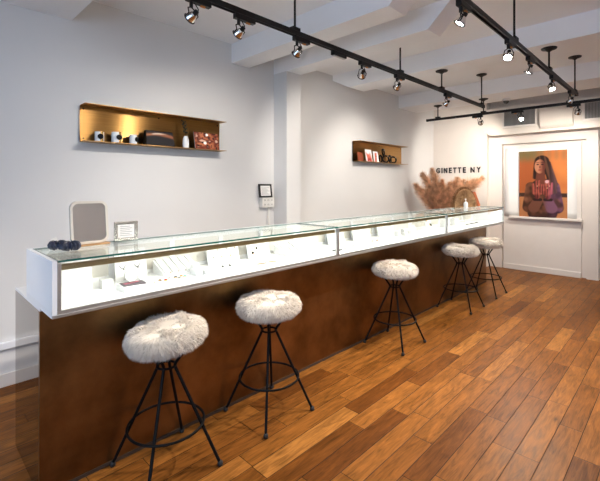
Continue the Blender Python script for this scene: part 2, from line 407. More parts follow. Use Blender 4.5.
# ------------------------------------------------------------------ bar stools
def fur_seat():
    mb = MB(); mb.cur = 1
    Rr, hh = .187, .045
    prof = []
    for k in range(15):
        a = -PI / 2 + PI * k / 14
        prof.append((max(.004, (Rr - hh) + hh * math.cos(a)) if 0 < k < 14 else .004, hh * math.sin(a) * 1.0))
    prof = [(.004, -hh)] + [(Rr - hh, -hh)] + prof[1:-1] + [(Rr - hh, hh), (.004, hh * 1.12)]
    mb.lathe(prof, n=40)
    mb.cur = 0
    cum = Rr - hh; tot = (cum ** 2) / 2 * 1.0
    for i in range(17000):
        a = R.uniform(0, 2 * PI); q = R.random()
        if q < .40:      # top
            r = (Rr - hh) * math.sqrt(R.random()); nrm = Vector((math.cos(a) * .25, math.sin(a) * .25, 1)); p = Vector((r * math.cos(a), r * math.sin(a), hh))
        elif q < .92:    # rounded rim
            b = R.uniform(-PI / 2, PI / 2); r = Rr - hh + hh * math.cos(b)
            p = Vector((r * math.cos(a), r * math.sin(a), hh * math.sin(b))); nrm = Vector((math.cos(b) * math.cos(a), math.cos(b) * math.sin(a), math.sin(b)))
        else:            # underside edge
            r = R.uniform(Rr - hh - .03, Rr - hh); p = Vector((r * math.cos(a), r * math.sin(a), -hh)); nrm = Vector((math.cos(a) * .8, math.sin(a) * .8, -.6))
        w = Vector(noise.noise_vector(p * 24)) * .9 + Vector(noise.noise_vector(p * 9 + Vector((3, 1, 7)))) * .7
        d = nrm.normalized() * .45 + w * .75 + Vector((math.cos(a), math.sin(a), -.6)) * .35 + Vector((R.gauss(0, .12), R.gauss(0, .12), R.gauss(0, .12)))
        mb.strand(p, d, R.uniform(.016, .030), .0024, droop=.25, seg=3)
    return mb
def make_stool():
    t = thing('bar_stool', '', 'stool', group='fur topped bar stools along the counter')
    fur_seat().build('seat', ['fur', 'fur_under'], t, loc=(0, 0, .657), fix=False, smooth=False)
    for sx in (-1, 1):
        for sy in (-1, 1):
            pts = [(sx * .189, sy * .189, .012), (sx * .033, sy * .033, .488), (sx * .029, sy * .029, .502), (sx * .033, sy * .033, .516), (sx * .075, sy * .075, .60)]
            lg = MB().tube(pts, .0078, 10).build('leg', 'black', t, smooth=True)
            f = MB(); f.lathe([(.006, 0), (.012, .002), (.0145, .012), (.012, .022), (.008, .026)], (sx * .189, sy * .189, 0), 14)
            f.build('foot_glide', 'rubber', lg, smooth=True)
    MB().ring((0, 0, .502), .045, .006, 28, 8).build('neck_ring', 'black', t, smooth=True)
    MB().ring((0, 0, .218), .182, .0062, 56, 8).build('footrest_ring', 'black', t, smooth=True)
    MB().lathe([(.10, .592), (.11, .594), (.11, .602), (.10, .604)], n=32).build('mounting_plate', 'black', t, smooth=True)
    return t
st0 = make_stool()
for i, (x, y, rz, lab) in enumerate([
        (.934, 1.846, 0, 'white fur topped wire bar stool nearest the camera, before the dark counter end'),
        (1.608, 1.843, .7, 'white fur topped wire bar stool second from the camera, below the nearest case'),
        (3.082, 1.84, 1.9, 'cream fur topped black wire bar stool standing alone in the middle of the counter'),
        (4.515, 1.84, 3.0, 'cream fur topped black wire bar stool overlapping the farthest stool'),
        (5.315, 1.84, 4.3, 'cream fur topped black wire bar stool farthest away, at the far end of the counter')]):
    t = st0 if i == 0 else copy_tree(st0)
    t.location = (x, y, 0); t['label'] = lab
    for ch in t.children:
        if ch.name.startswith('seat'):   # the padded tops sit a little askew
            ch.rotation_euler = (Matrix.Rotation(math.radians((-6, -1.5, 1, 1, 0)[i]), 3, Vector((x, y, 0)).normalized()) @ Matrix.Rotation(rz, 3, 'Z')).to_euler()

# ------------------------------------------------------------------ track lighting
ZTR = 2.45; YL = 1.93; YRT = .90; XFT = 6.03
def track(label, p0, p1, rods, loc, extra=None):
    t = thing('lighting_track', label, 'lighting track', loc)
    a, b = Vector(p0), Vector(p1); u = (b - a).normalized(); s = Vector((-u.y, u.x, 0))
    m = MB(); c = (a + b) / 2; h = (b - a).length / 2
    m.obox(c + Vector((0, 0, .010)), u * h, s * .017, (0, 0, .008))
    for q in (-1, 1): m.obox(c + s * .0135 * q + Vector((0, 0, -.006)), u * h, s * .0035, (0, 0, .010))
    m.build('rail', 'track', t)
    for q, e in ((-1, a), (1, b)): MB().obox(e, u * .012, s * .020, (0, 0, .020)).build('end_cap', 'track', t, bevel=.003)
    for (along, top, can) in rods:
        p = a + u * along
        rd = MB(); rd.cyl((p.x, p.y, .018), (p.x, p.y, top), .008, n=12); rd.obox((p.x, p.y, .026), u * .035, s * .021, (0, 0, .012))
        ro = rd.build('hanger_rod', 'track', t, smooth=True)
        MB().lathe([(.012, top - .035), (.03, top - .022), (.062, top - .012), (.066, top - .002), (.062, top)], (p.x, p.y, 0), 28).build('canopy', 'track', ro, smooth=True)
    return t
xs = -.6
track('long black lighting track hung over the jewellery counter', (0, 0, 0), (5.48 - xs, 0, 0),
      [(1.92 - xs, ZC - ZTR, 1), (3.33 - xs, ZC - ZTR, 1), (4.22 - xs, ZB - ZTR, 1), (5.42 - xs, ZC - ZTR, 1), (.55 - xs, ZB - ZTR, 1)], (xs, YL, ZTR))
track('black lighting track on the right, over the open wooden floor', (0, 0, 0), (5.5 - xs, 0, 0),
      [(3.18 - xs, ZC - ZTR, 1), (4.22 - xs, ZB - ZTR, 1), (5.42 - xs, ZC - ZTR, 1), (.5 - xs, ZC - ZTR, 1)], (xs, YRT, ZTR))
track('black cross track running along the far wall below the ceiling beam', (0, 0, 0), (0, 3.5, 0),
      [(3.32, ZB - ZTR, 1), (2.62, ZB - ZTR, 1), (1.0, ZB - ZTR, 1)], (XFT, -.5, ZTR))

SPOTS = []
def spot(label, x, y, aim, power, along='x', dark=False, ang=62, col=(1, .92, .82), size=1.0):
    t = thing('track_spotlight', label, 'spotlight', (x, y, ZTR - .016), group='black spotlights on the lighting tracks')
    u = Vector((1, 0, 0)) if along == 'x' else Vector((0, 1, 0)); s = Vector((-u.y, u.x, 0))
    ad = MB(); ad.obox(u * .045 + Vector((0, 0, -.016)), u * .075, s * .017, (0, 0, .016))
    ad.build('adapter', 'track', t, bevel=.003)
    d = (Vector(aim) - Vector((x, y, ZTR - .13))).normalized()
    c = Vector((0, 0, -.115))
    ym = MB(); ym.cyl((0, 0, -.03), (0, 0, -.062), .010, n=12)
    side = d.cross(Vector((0, 0, 1)))
    side = side.normalized() if side.length > 1e-3 else Vector((0, 1, 0))
    ym.tube([Vector((0, 0, -.06)), Vector((0, 0, -.070)) + side * .022, c + side * .033 - d * .02, c + side * .034 + d * .008], .0036, 8)
    ym.tube([Vector((0, 0, -.06)), Vector((0, 0, -.070)) - side * .022, c - side * .033 - d * .02, c - side * .034 + d * .008], .0036, 8)
    yo = ym.build('yoke', 'track', t, smooth=True)
    hd = MB(); hd.lathe([(.010, -.052), (.013, -.050), (.013, -.028), (.016, -.026)], c, 18, d)
    ho = hd.build('lamp_holder', 'track', t, smooth=True)
    rf = MB(); rf.lathe([(.015, -.028), (.020, -.020), (.027, -.006), (.030, .010), (.031, .014), (.0295, .014), (.026, -.002), (.018, -.018), (.010, -.022)], c, 22, d)
    rf.build('reflector', 'reflector', ho, smooth=True)
    rim = MB(); q = d.orthogonal().normalized(); rim.ring(c + d * .014, .0315, .0035, 24, 8, q, d.cross(q)); rim.build('rim', 'track', ho, smooth=True)
    MB().cyl((.058, 0, -.035) if along == 'x' else (0, .058, -.035), (.085, 0, -.035) if along == 'x' else (0, .085, -.035), .007, n=10).build('terminal', 'orange_part', t, smooth=True)
    cord = MB(); cord.tube([u * .02 + Vector((0, 0, -.03)), u * .045 + Vector((0, 0, -.06)), u * .04 + c * .8, c - d * .05], .003, 8)
    cord.build('cord', 'track', t, smooth=True)
    if not dark:
        MB().lathe([(.004, -.004), (.022, .006), (.023, .008), (.004, .010)], c, 18, d).build('bulb', 'bulb', ho, smooth=True)
        l = bpy.data.lights.new('spot_lamp', 'SPOT'); l.energy = power; l.color = col; l.spot_size = math.radians(ang); l.spot_blend = .85; l.shadow_soft_size = .022
        lo = bpy.data.objects.new('spot_lamp', l); COL.objects.link(lo); lo.parent = t
        lo.location = c + d * .022; lo.rotation_euler = d.to_track_quat('-Z', 'Y').to_euler()
    return t
P = 165
spot('black track spotlight with looped cord, first in view on the counter track', 1.12, YL, (.8, 3.38, 1.6), P * .05, ang=90, col=(.85, .92, 1.))
spot('black track spotlight above the right end of the larger brass shelf', 1.44, YL, (1.25, 3.38, 1.5), P * .10, ang=80)
spot('black track spotlight beside the first hanger rod of the counter track', 1.94, YL, (2.1, 3.38, 1.3), P * .3, ang=100)
spot('lit track spotlight on the counter track next to the empty adapter', 2.71, YL, (3.95, 3.38, 1.45), P * .40, ang=90)
spot('small dark track spotlight below the second hanger rod of the counter track', 3.27, YL, (3.9, 3.38, 1.5), P * .9, dark=True)
spot('lit track spotlight near the far end of the counter track', 4.33, YL, (4.6, 3.38, 1.42), P * .50, ang=85)
spot('lit track spotlight hanging highest in view on the right track', 2.21, YRT, (1.75, 1.9, .6), P * .9, ang=100)
spot('bright flaring track spotlight on the right track beside its hanger rod', 3.04, YRT, (1.7, .9, .0), P * .8, ang=105)
spot('lit track spotlight third along the right track, below the flaring one', 3.56, YRT, (3.4, 1.7, .3), P * 1.0, ang=105)
spot('lit track spotlight next to last on the right track', 4.33, YRT, (3.6, .2, 0), P * 1.0, ang=105)
spot('lit track spotlight at the far tip of the right track', 5.15, YRT, (5.95, 2.1, 1.0), P * .7, ang=105)
spot('lit track spotlight on the cross track, nearest the pampas and wall letters', XFT, 2.16, (7.05, 2.9, 1.8), P * .38, 'y', ang=105)
spot('bright track spotlight on the cross track in front of the left air grille', XFT, 1.62, (4.2, .9, .3), P * .95, 'y', ang=115)
spot('lit track spotlight on the cross track in front of the right air grille', XFT, .97, (7.15, 1.6, 1.1), P * .62, 'y', ang=125)
spot('track spotlight on the right track near the street window, above the camera', .9, YRT, (1.25, 1.8, .6), P * .35, ang=75)
spot('added unseen spotlight on the counter track behind the camera, brightening the floor beyond the counter end', -.35, YL, (0.05, 2.9, 0), P * .4, ang=70)  # unseen lamp, added to brighten the floor left of the counter
spot('added unseen spotlight on the right track beside the street window, brightening the right wall', -.1, YRT, (1.6, -2.4, 1.4), P * 1.1, ang=85)  # unseen lamp, added so the right wall looks lighter in the vanity mirror
e = thing('track_adapter', 'empty black track adapter without a lamp on the counter track', 'track adapter', (2.40, YL, ZTR - .016))
MB().box(-.075, .085, -.017, .017, -.034, 0).build('body', 'track', e, bevel=.003); MB().box(-.06, .075, -.008, .008, -.042, -.034).build('contact_cover', 'steel', e)

# ------------------------------------------------------------------ brass wall shelves
def shelf(x0, x1, label):
    t = thing('wall_shelf', label, 'shelf', (x0, YB, 1.735), group='brass sheet shelves on the back wall'); L = x1 - x0
    MB().box(0, L, -.022, -.018, .004, .284).build('back_plate', 'brass', t, uv=lambda c: (c.x, c.z))
    MB().box(0, L, -.15, -.018, .284, .288).build('top_ledge', 'brass_edge', t, uv=lambda c: (c.x, c.y))
    MB().box(0, L, -.15, -.018, 0, .004).build('bottom_ledge', 'brass_edge', t, uv=lambda c: (c.x, c.y))
    MB().box(.06, L - .06, -.018, 0, .05, .24).build('wall_cleat', 'black', t)
    for x in (.025, L / 2, L - .025):
        for z in (.03, .26): MB().lathe([(.002, 0), (.007, .001), (.007, .004), (.003, .006)], (x, -.022, z), 12, (0, -1, 0)).build('screw', 'black', t, smooth=True)
shelf(.985, 2.265, 'long brass wall shelf holding the candle cups and white vase')
shelf(4.50, 5.83, 'brass wall shelf farther along, holding black bangles and red cards')
ZS = 1.739
for i, (x, lab) in enumerate([(1.105, 'white and gold candle cup, leftmost on the larger brass shelf'),
                              (1.235, 'white and gold candle cup, middle one and larger looking of three'),
                              (1.375, 'white and gold candle cup next to the black box')]):
    s = 1.0 if i != 1 else 1.12
    t = thing('candle_cup', lab, 'candle cup', (x, 3.29, ZS), rz=.25 * (i - 1), group='candle cups on the brass shelf')
    c = MB(); c.lathe([(.030 * s, 0), (.034 * s, .003), (.034 * s, .078 * s), (.031 * s, .078 * s), (.031 * s, .05 * s), (.002, .05 * s)], n=28); c.build('cup', 'ceramic', t, smooth=True)
    g = MB(); n = 8
    vs = []
    for k in range(n + 1):
        a = -PI / 2 + .12 + .75 * k / n
        for z in (.002, .079 * s): vs.append((.0347 * s * math.cos(a), .0347 * s * math.sin(a), z))
    g.add(vs, [(2 * k, 2 * k + 2, 2 * k + 3, 2 * k + 1) for k in range(n)]); o = g.build('gold_band', 'gold', t, smooth=True); o['label'] = 'gold vertical band'
    MB().lathe([(.002, 0), (.021, .001), (.021, .004), (.002, .006)], (.005, -.034 * s, .04 * s), 20, (0, -1, 0)).build('round_emblem', 'black', t, smooth=True)
    MB().cyl((0, 0, .05 * s), (0, 0, .062 * s), .0015).build('wick', 'black', t)

def sm(a, b, x):
    t = max(0., min(1., (x - a) / (b - a))); return t * t * (3 - 2 * t)
def mix(a, b, t): return [a[i] + (b[i] - a[i]) * t for i in range(3)]
def nz(x, y, s, o=0): return noise.noise((x * s, y * s, o))
def art_wave(x, y):
    c = (.012, .010, .012); n = nz(x, y, 2.2, 4)
    b = math.exp(-((y - .62 - .18 * math.sin(2.6 * x + .5) - .06 * n) / .09) ** 2)
    c = mix(c, (.42, .16, .07), b * .9); c = mix(c, (.85, .72, .6), math.exp(-((y - .72 - .12 * math.sin(3 * x)) / .035) ** 2) * sm(.15, .3, x) * sm(.85, .5, x))
    return mix(c, (.22, .05, .02), sm(.45, .75, x + .3 * n) * .5 * b)
def art_gems(x, y):
    n = nz(x, y, 5, 1); m = nz(x, y, 11, 7)
    c = mix((.16, .03, .015), (.50, .16, .07), sm(-.2, .5, n)); c = mix(c, (.03, .01, .01), sm(.1, .45, m))
    c = mix(c, (.75, .50, .36), sm(.28, .6, -n) * .9)
    for px, py, r in ((.42, .38, .10), (.52, .88, .085)): c = mix(c, (.95, .93, .9), sm(r, r * .75, math.hypot((x - px) * 1.4, y - py)))
    return c
def art_hand(x, y):
    c = (.86, .80, .77)
    n = nz(x, y, 3, 2)
    for i in range(3):
        cx = .25 + .25 * i + .05 * math.sin(6 * y + i); c = mix(c, (.62, .12, .07), sm(.15, .06, abs(x - cx + .12 * (y - .4))) * sm(.85 - .12 * (i % 2), .55, y))
    return mix(c, (.36, .05, .04), sm(.1, .5, n) * sm(.6, .2, y))
def art_hand2(x, y):
    c = (.86, .82, .80)
    d = abs(x - .45 - .25 * (y - .5)); c = mix(c, (.66, .16, .10), sm(.26, .14, d) * sm(.95, .8, y))
    return mix(c, (.06, .02, .03), sm(.12, .05, math.hypot(x - .55, (y - .55) * 1.2)))
# black box with a printed front
t = thing('gift_box', 'black box with a copper wave picture, on the larger brass shelf', 'box', (1.46, 3.245, ZS))
b = MB(); b.add([(0, 0, 0), (.265, 0, 0), (.265, .075, 0), (0, .075, 0), (.012, .03, .130), (.255, .03, .130), (.255, .07, .130), (.012, .07, .130)],
                [(0, 3, 2, 1), (4, 5, 6, 7), (0, 1, 5, 4), (1, 2, 6, 5), (2, 3, 7, 6), (3, 0, 4, 7)])
b.build('body', 'black', t, bevel=.003)
printed('picture_front', 1, 1, art_wave, 60, 34, lambda u, v: (.006 + .252 * u + .006 * v * (1 - 2 * u), -.0015 + .03 * (.04 + .92 * v), .130 * (.04 + .92 * v)), t)
# vase with a sprig
t = thing('bud_vase', 'slim white ceramic bud vase on the larger brass shelf', 'vase', (1.853, 3.29, ZS))
MB().lathe([(.020, 0), (.027, .004), (.030, .04), (.028, .075), (.019, .105), (.015, .112), (.012, .112), (.014, .10), (.002, .09)], n=28).build('body', 'ceramic', t, smooth=True)
t = thing('leafy_sprig', 'dark green leafy sprig standing in the white bud vase', 'sprig', (1.853, 3.29, ZS + .09))
MB().tube([(0, 0, 0), (-.004, 0, .05), (-.012, -.004, .10), (-.026, -.006, .15)], .0018, 6).build('stem', 'leaf', t)
lf = MB()
for k in range(26):
    z = .035 + .115 * k / 25; a = k * 2.4; c = Vector((-.026 * (z / .15) ** 1.6, -.004, z)); d = Vector((math.cos(a), math.sin(a), .45)).normalized(); sd = d.cross(Vector((0, 0, 1))).normalized()
    l = .034; lf.add([c, c + d * l * .5 + sd * .011, c + d * l + Vector((0, 0, .004)), c + d * l * .5 - sd * .011], [(0, 1, 2), (0, 2, 3)])
lf.build('leaves', 'leaf', t, fix=False)
def card(name, x, y, z, w, h, art, label, lean=.02, thick=.004, nx=30, ny=24, cat='card', rz=0., group=None):
    t = thing(name, label, cat, (x, y, z), rz, group)
    m = MB(); m.add([(0, 0, 0), (w, 0, 0), (w, thick, 0), (0, thick, 0), (0, lean, h), (w, lean, h), (w, lean + thick, h), (0, lean + thick, h)],
                    [(0, 3, 2, 1), (4, 5, 6, 7), (0, 1, 5, 4), (1, 2, 6, 5), (2, 3, 7, 6), (3, 0, 4, 7)])
    m.build('board', 'paper', t)
    printed('printed_face', 1, 1, art, nx, ny, lambda u, v: (w * u, -.0008 + lean * v, h * v), t)
    return t
card('photo_card', 1.935, 3.262, ZS, .268, .162, art_gems, 'dark red photo card of jewels on the larger brass shelf', .03, .006, 60, 40)
t = thing('folded_card', 'plain red brown card at the left end of the farther brass shelf', 'card', (4.53, 3.28, ZS)); MB().obox((.065, .02, .066), (.062, 0, 0), (0, .002, 0), (0, .012, .064)).build('board', 'red_card', t)
card('photo_card', 4.685, 3.255, ZS, .155, .175, art_hand, 'white card with red fingers printed on it, on the farther shelf', .03)
card('photo_card', 4.90, 3.265, ZS, .125, .16, art_hand2, 'smaller white card with a red hand and dark spot, beside the bangles', .03)
bang = [(5.095, .048, 1.0, 0, 'black round bangle standing lowest left in the pile'), (5.17, .052, .3, .095, 'black round bangle perched on top of the pile'),
        (5.235, .05, -.5, 0, 'black round bangle in the middle of the pile'), (5.36, .055, .25, 0, 'black round bangle standing right of the pile'), (5.455, .046, -.7, 0, 'black round bangle at the right end of the row')]
for x, r, yaw, dz, lab in bang:
    t = thing('bangle', lab, 'bangle', (x, 3.285, ZS + dz), yaw, 'black bangles on the farther shelf')
    MB().ring((0, 0, r + .011), r, .011, 36, 10, (1, 0, 0), (0, .12, 1)).build('hoop', 'black', t, smooth=True)
    MB().lathe([(.002, -.011), (.012, -.008), (.016, 0), (.012, .008), (.002, .011)], (r * .7, 0, r * 1.7 + .011), 14).build('bead', 'silver', t, smooth=True)

# ------------------------------------------------------------------ notice and outlet on the back wall
t = thing('outlet_box', 'white six socket outlet box mounted on the back wall', 'outlet', (2.80, YB, 1.15))
MB().box(0, .175, -.06, 0, 0, .112).build('box', 'outlet', t, bevel=.004)
sk = MB()
for i in range(3):
    for j in range(2):
        for q in (-1, 1): sk.box(.036 + .05 * i + q * .007 - .002, .036 + .05 * i + q * .007 + .002, -.0612, -.0598, .024 + .048 * j, .042 + .048 * j)
sk.build('sockets', 'socket', t)
MB().tube([(.115, -.03, 0), (.115, -.03, -.838)], .011, 12).build('conduit', 'outlet', t, smooth=True)
t = thing('notice_frame', 'black framed notice propped on the outlet box on the wall', 'framed notice', (2.76, 3.315, 1.2625))
fr = MB()
for (a, b2, c, d) in ((0, .185, 0, .018), (0, .185, .132, .15), (0, .020, .018, .132), (.165, .185, .018, .132)): fr.box(a, b2, 0, .014, c, d)
fo = fr.build('frame', 'black_frame', t); pp = MB().box(.02, .165, .006, .012, .018, .132).build('paper', 'paper', t)
ik = MB()
for k in range(7): ik.box(.035, .15 - .02 * (k % 3), .0052, .006, .034 + .012 * k, .038 + .012 * k)
ik.build('printed_lines', 'ink', pp)
t.rotation_euler = (-.14, 0, 0)

# ------------------------------------------------------------------ things on the cases
def crinkle(rad, tube_r, seed, parent, name):
    m = MB(); n1, n2 = 72, 16; vs = []
    for i in range(n1):
        a = 2 * PI * i / n1
        for j in range(n2):
            b = 2 * PI * j / n2
            rr = tube_r * (1 + .28 * math.sin(a * 13 + seed + 1.2 * math.sin(b)) + .2 * noise.noise((3 * math.cos(a), 3 * math.sin(a), seed + math.cos(b))))
            vs.append(((rad + rr * math.cos(b)) * math.cos(a), (rad + rr * math.cos(b)) * math.sin(a), tube_r * .95 + rr * math.sin(b) * .9))
    m.add(vs, [(i * n2 + j, ((i + 1) % n1) * n2 + j, ((i + 1) % n1) * n2 + (j + 1) % n2, i * n2 + (j + 1) % n2) for i in range(n1) for j in range(n2)])
    zmin = min(v[2] for v in m.v); m.v = [(x, y, z - zmin) for x, y, z in m.v]
    return m.build(name, 'navy', parent, smooth=True, angle=60)
t = thing('scrunchie', 'navy satin scrunchie with a white tag, nearer the corner of the case', 'scrunchie', (.537, 2.165, ZG), .3, 'navy scrunchies on the glass'); crinkle(.019, .019, 1.3, t, 'fabric_ring')
o = MB().obox((-.005, .02, .046), (.014, 0, .004), (0, .002, .0), (-.003, 0, .010)).build('tag', 'paper', t); o['label'] = 'white paper tag'
t = thing('scrunchie', 'navy satin scrunchie lying right of the tagged one, beside the mirror', 'scrunchie', (.570, 2.085, ZG), .9, 'navy scrunchies on the glass'); crinkle(.020, .020, 4.1, t, 'fabric_ring')
# vanity mirror
def rrect(w, h, r, n=8):
    pts = []
    for cx, cy, a0 in ((w / 2 - r, h / 2 - r, 0), (-w / 2 + r, h / 2 - r, PI / 2), (-w / 2 + r, -h / 2 + r, PI), (w / 2 - r, -h / 2 + r, 1.5 * PI)):
        pts += [(cx + r * math.cos(a0 + PI / 2 * k / n), cy + r * math.sin(a0 + PI / 2 * k / n)) for k in range(n + 1)]
    return pts
t = thing('vanity_mirror', 'cream framed rounded vanity mirror on a wooden base, on the nearest case', 'mirror', (.695, 2.215, ZG), .06)
MB().box(-.098, .092, -.035, .035, 0, .010).build('base', 'wood', t, bevel=.003)
MB().box(-.05, .05, -.008, .012, .010, .024).build('bracket', 'black', t)
W_, H_, cz = .184, .218, .120
tilt = .10
def mf(off): return lambda x, z: (x, off + z * tilt, cz + z)
outer, inner = rrect(W_, H_, .036), rrect(W_ - .024, H_ - .024, .027)
m = MB(); n = len(outer); A = [Vector(mf(-.008)(*p)) for p in outer]; B = [Vector(mf(-.008)(*p)) for p in inner]; C_ = [Vector(mf(.010)(*p)) for p in outer]; D_ = [Vector(mf(.0)(*p)) for p in inner]
m.add(A + B + C_ + D_, [(i, (i + 1) % n, n + (i + 1) % n, n + i) for i in range(n)] + [(i, (i + 1) % n, 2 * n + (i + 1) % n, 2 * n + i) for i in range(n)]
      + [(n + i, n + (i + 1) % n, 3 * n + (i + 1) % n, 3 * n + i) for i in range(n)] + [tuple(2 * n + i for i in range(n))])
m.build('frame', 'cream', t, smooth=True)
MB().prism(inner, mf(-.004), (0, .003, 0)).build('mirror_glass', 'mirror', t)
# silver picture frame
t = thing('picture_frame', 'small silver picture frame with a printed note, right of the mirror', 'picture frame', (.835, 2.262, ZG), -.10)
fr = MB(); w, h = .128, .108
for (a, b2, c, d) in ((0, w, 0, .017), (0, w, h - .017, h), (0, .020, .017, h - .017), (w - .020, w, .017, h - .017)): fr.box(a, b2, -.006, .006, c, d)
fr.build('frame', 'silver', t, bevel=.003); pp = MB().box(.02, w - .02, -.002, .003, .017, h - .017).build('note', 'paper', t)
ik = MB()
for k in range(6): ik.box(.032, w - .032 - .012 * (k % 2), -.0028, -.002, .028 + .010 * k, .031 + .010 * k)
ik.build('printed_lines', 'ink', pp)
MB().obox((w / 2, .022, h * .33), (.014, 0, 0), (0, .0012, 0), (0, -.014, h * .33)).build('easel_leg', 'black', t)
# far end: bottle, half-round pouch, terracotta book
t = thing('pump_bottle', 'small white bottle standing on the farthest case before the tan pouch', 'bottle', (5.40, 2.13, ZG))
MB().lathe([(.024, 0), (.027, .004), (.027, .066), (.020, .078), (.009, .084), (.009, .094), (.002, .095)], n=24).build('body', 'ceramic', t, smooth=True)
pb = MB(); pb.cyl((0, 0, .094), (0, 0, .118), .004, n=10); pb.box(-.028, .008, -.006, .006, .116, .126); pb.build('pump', 'ceramic', t)
t = thing('woven_pouch', 'tan half round fibre pouch with a darker rim on the farthest case', 'pouch', (5.60, 2.235, ZG), -.55)
rad = .185
m = MB(); n = 24
m.prism([(rad * .93 * math.cos(PI * k / n), rad * 1.38 * math.sin(PI * k / n)) for k in range(n + 1)], lambda x, z: (x, -.03, z), (0, .06, 0)); 
for k in range(1500):
    a = R.uniform(.05, PI - .05); q = math.sqrt(R.random()) * .9; c = Vector((rad * q * math.cos(a), -.031, rad * 1.4 * q * math.sin(a)))
    m.strand(c, (math.cos(a), -.35, math.sin(a)), .035, .003, .05, 2)
m.build('body', 'fibre', t, fix=False)
m = MB()
m.tube([(rad * .95 * math.cos(PI * k / 30), 0, max(.008, rad * 1.40 * math.sin(PI * k / 30))) for k in range(31)], .012, 8)
for k in range(900):
    a = R.uniform(.03, PI - .03); c = Vector((rad * .96 * math.cos(a), R.uniform(-.03, .03), max(.008, rad * 1.42 * math.sin(a)))); m.strand(c, (math.cos(a) + R.gauss(0, .3), R.gauss(0, .4), math.sin(a)), .03, .003, .02, 2)
m.build('rim', 'fibre_rim', t, fix=False)
t = thing('leaning_book', 'terracotta covered book tilted against the tan pouch', 'book', (5.855, 2.145, ZG), -.55)
bk = MB(); bk.obox((-.045, 0, .112), (.018, 0, .008), (0, .05, 0), (-.044, 0, .100)); bk.build('cover', 'terracotta', t, bevel=.003)

# ------------------------------------------------------------------ pampas grass
t = thing('floor_vase', 'tall dark vase on the floor behind the counter holding the pampas', 'vase', (6.3, 2.8, 0))
MB().lathe([(.09, 0), (.11, .01), (.135, .25), (.12, .50), (.075, .66), (.07, .70), (.055, .70), (.06, .64), (.002, .5)], n=32).build('body', 'dark_clay', t, smooth=True)
plumes = [(-.20, .15, 1.645, .20, 'upright russet pampas plume, the tallest one at the left'), (-.40, .34, 1.40, .21, 'bushy pampas plume lowest at the far left, by the back wall'),
          (-.31, .26, 1.58, .22, 'left leaning pampas plume behind the tallest one'), (-.09, .03, 1.47, .16, 'narrow upright pampas plume below the first letter'),
          (.0, -.06, 1.42, .18, 'short pampas plume in the middle of the bunch'), (.10, -.14, 1.50, .19, 'pampas plume leaning right below the middle letters'),
          (.18, -.20, 1.47, .18, 'pampas plume behind the right leaning ones'), (.35, -.43, 1.51, .25, 'long pampas plume sweeping far right below the last letters'),
          (.27, -.32, 1.45, .25, 'low pampas plume just above the tan pouch'), (-.17, .14, 1.38, .20, 'low pampas plume in front at the left of the bunch'),
          (-.32, .24, 1.30, .20, 'lowest pampas plume hanging over the counter end')]
for i, (dx, dy, zt, wd, lab) in enumerate(plumes):
    t = thing('pampas_plume', lab, 'dried grass', (6.3, 2.8, .55), group='pampas plumes in the floor vase')
    H = zt - .55; pts = []
    bx, by = .03 * math.cos(i * 2.1), .03 * math.sin(i * 2.1)
    sw = 2.1 if i in (5, 6, 7, 8) else 1.6
    for k in range(15):
        q = k / 14; pw = q ** sw; zz = q if i not in (5, 6, 7, 8) else 1.25 * q - .25 * q * q
        pts.append(Vector((bx * (1 - q) + dx * pw, by * (1 - q) + dy * pw, H * zz)))
    MB().tube(pts, [.0045 - .003 * k / 14 for k in range(15)], 6).build('stem', 'stem', t, smooth=True)
    m = MB()
    for k in range(2600):
        q = R.uniform(.40, 1.0); f = q * 14; j = min(13, int(f)); p = pts[j].lerp(pts[j + 1], f - j); tg = (pts[j + 1] - pts[j]).normalized()
        a = R.uniform(0, 2 * PI); o1 = tg.orthogonal().normalized(); o2 = tg.cross(o1)
        env = min(1., (q - .34) / .12) * (.30 + .70 * min(1., (1.02 - q) / .25))
        d = tg * 1.0 + (o1 * math.cos(a) + o2 * math.sin(a)) * R.uniform(.15, 1.15) + Vector(noise.noise_vector(p * 16)) * .3
        m.strand(p, d, R.uniform(.55, 1.05) * wd * env, .0034, droop=.10, seg=4)
    m.build('fluff', 'pampas', t, fix=False)

# ------------------------------------------------------------------ wall letters
def text_mesh(ch, size, ext):
    cu = bpy.data.curves.new('glyph', 'FONT'); cu.body = ch; cu.size = size; cu.extrude = ext; cu.offset = .0042; cu.resolution_u = 6
    ob = bpy.data.objects.new('glyph', cu); COL.objects.link(ob)
    dg = bpy.context.evaluated_depsgraph_get(); me = bpy.data.meshes.new_from_object(ob.evaluated_get(dg))
    bpy.data.objects.remove(ob); return me
sg = thing('wall_sign', 'black capital letters GINETTE NY on the white wall above the pampas', 'sign', (7.05, 3.325, 1.617))
CH = .100
pos = [('G', 0.0, .070), ('I', .098, .018), ('N', .142, .064), ('E', .234, .052), ('T', .310, .060), ('T', .392, .060), ('E', .480, .052), ('N', .610, .068), ('Y', .708, .072)]
for ch, x, wch in pos:
    me = text_mesh(ch, .14, .006)
    xs_ = [v.co.x for v in me.vertices]; ys_ = [v.co.y for v in me.vertices]; x0, x1, y0, y1 = min(xs_), max(xs_), min(ys_), max(ys_)
    for v in me.vertices:
        lx = (v.co.x - x0) / (x1 - x0) * wch + x * 1.035; ly = (v.co.y - y0) / (y1 - y0) * CH; v.co = (-.008 - v.co.z, -lx, ly)
    me.materials.clear(); me.materials.append(M_['letters']); me.name = 'letter'
    o = bpy.data.objects.new('letter', me); COL.objects.link(o); o.parent = sg

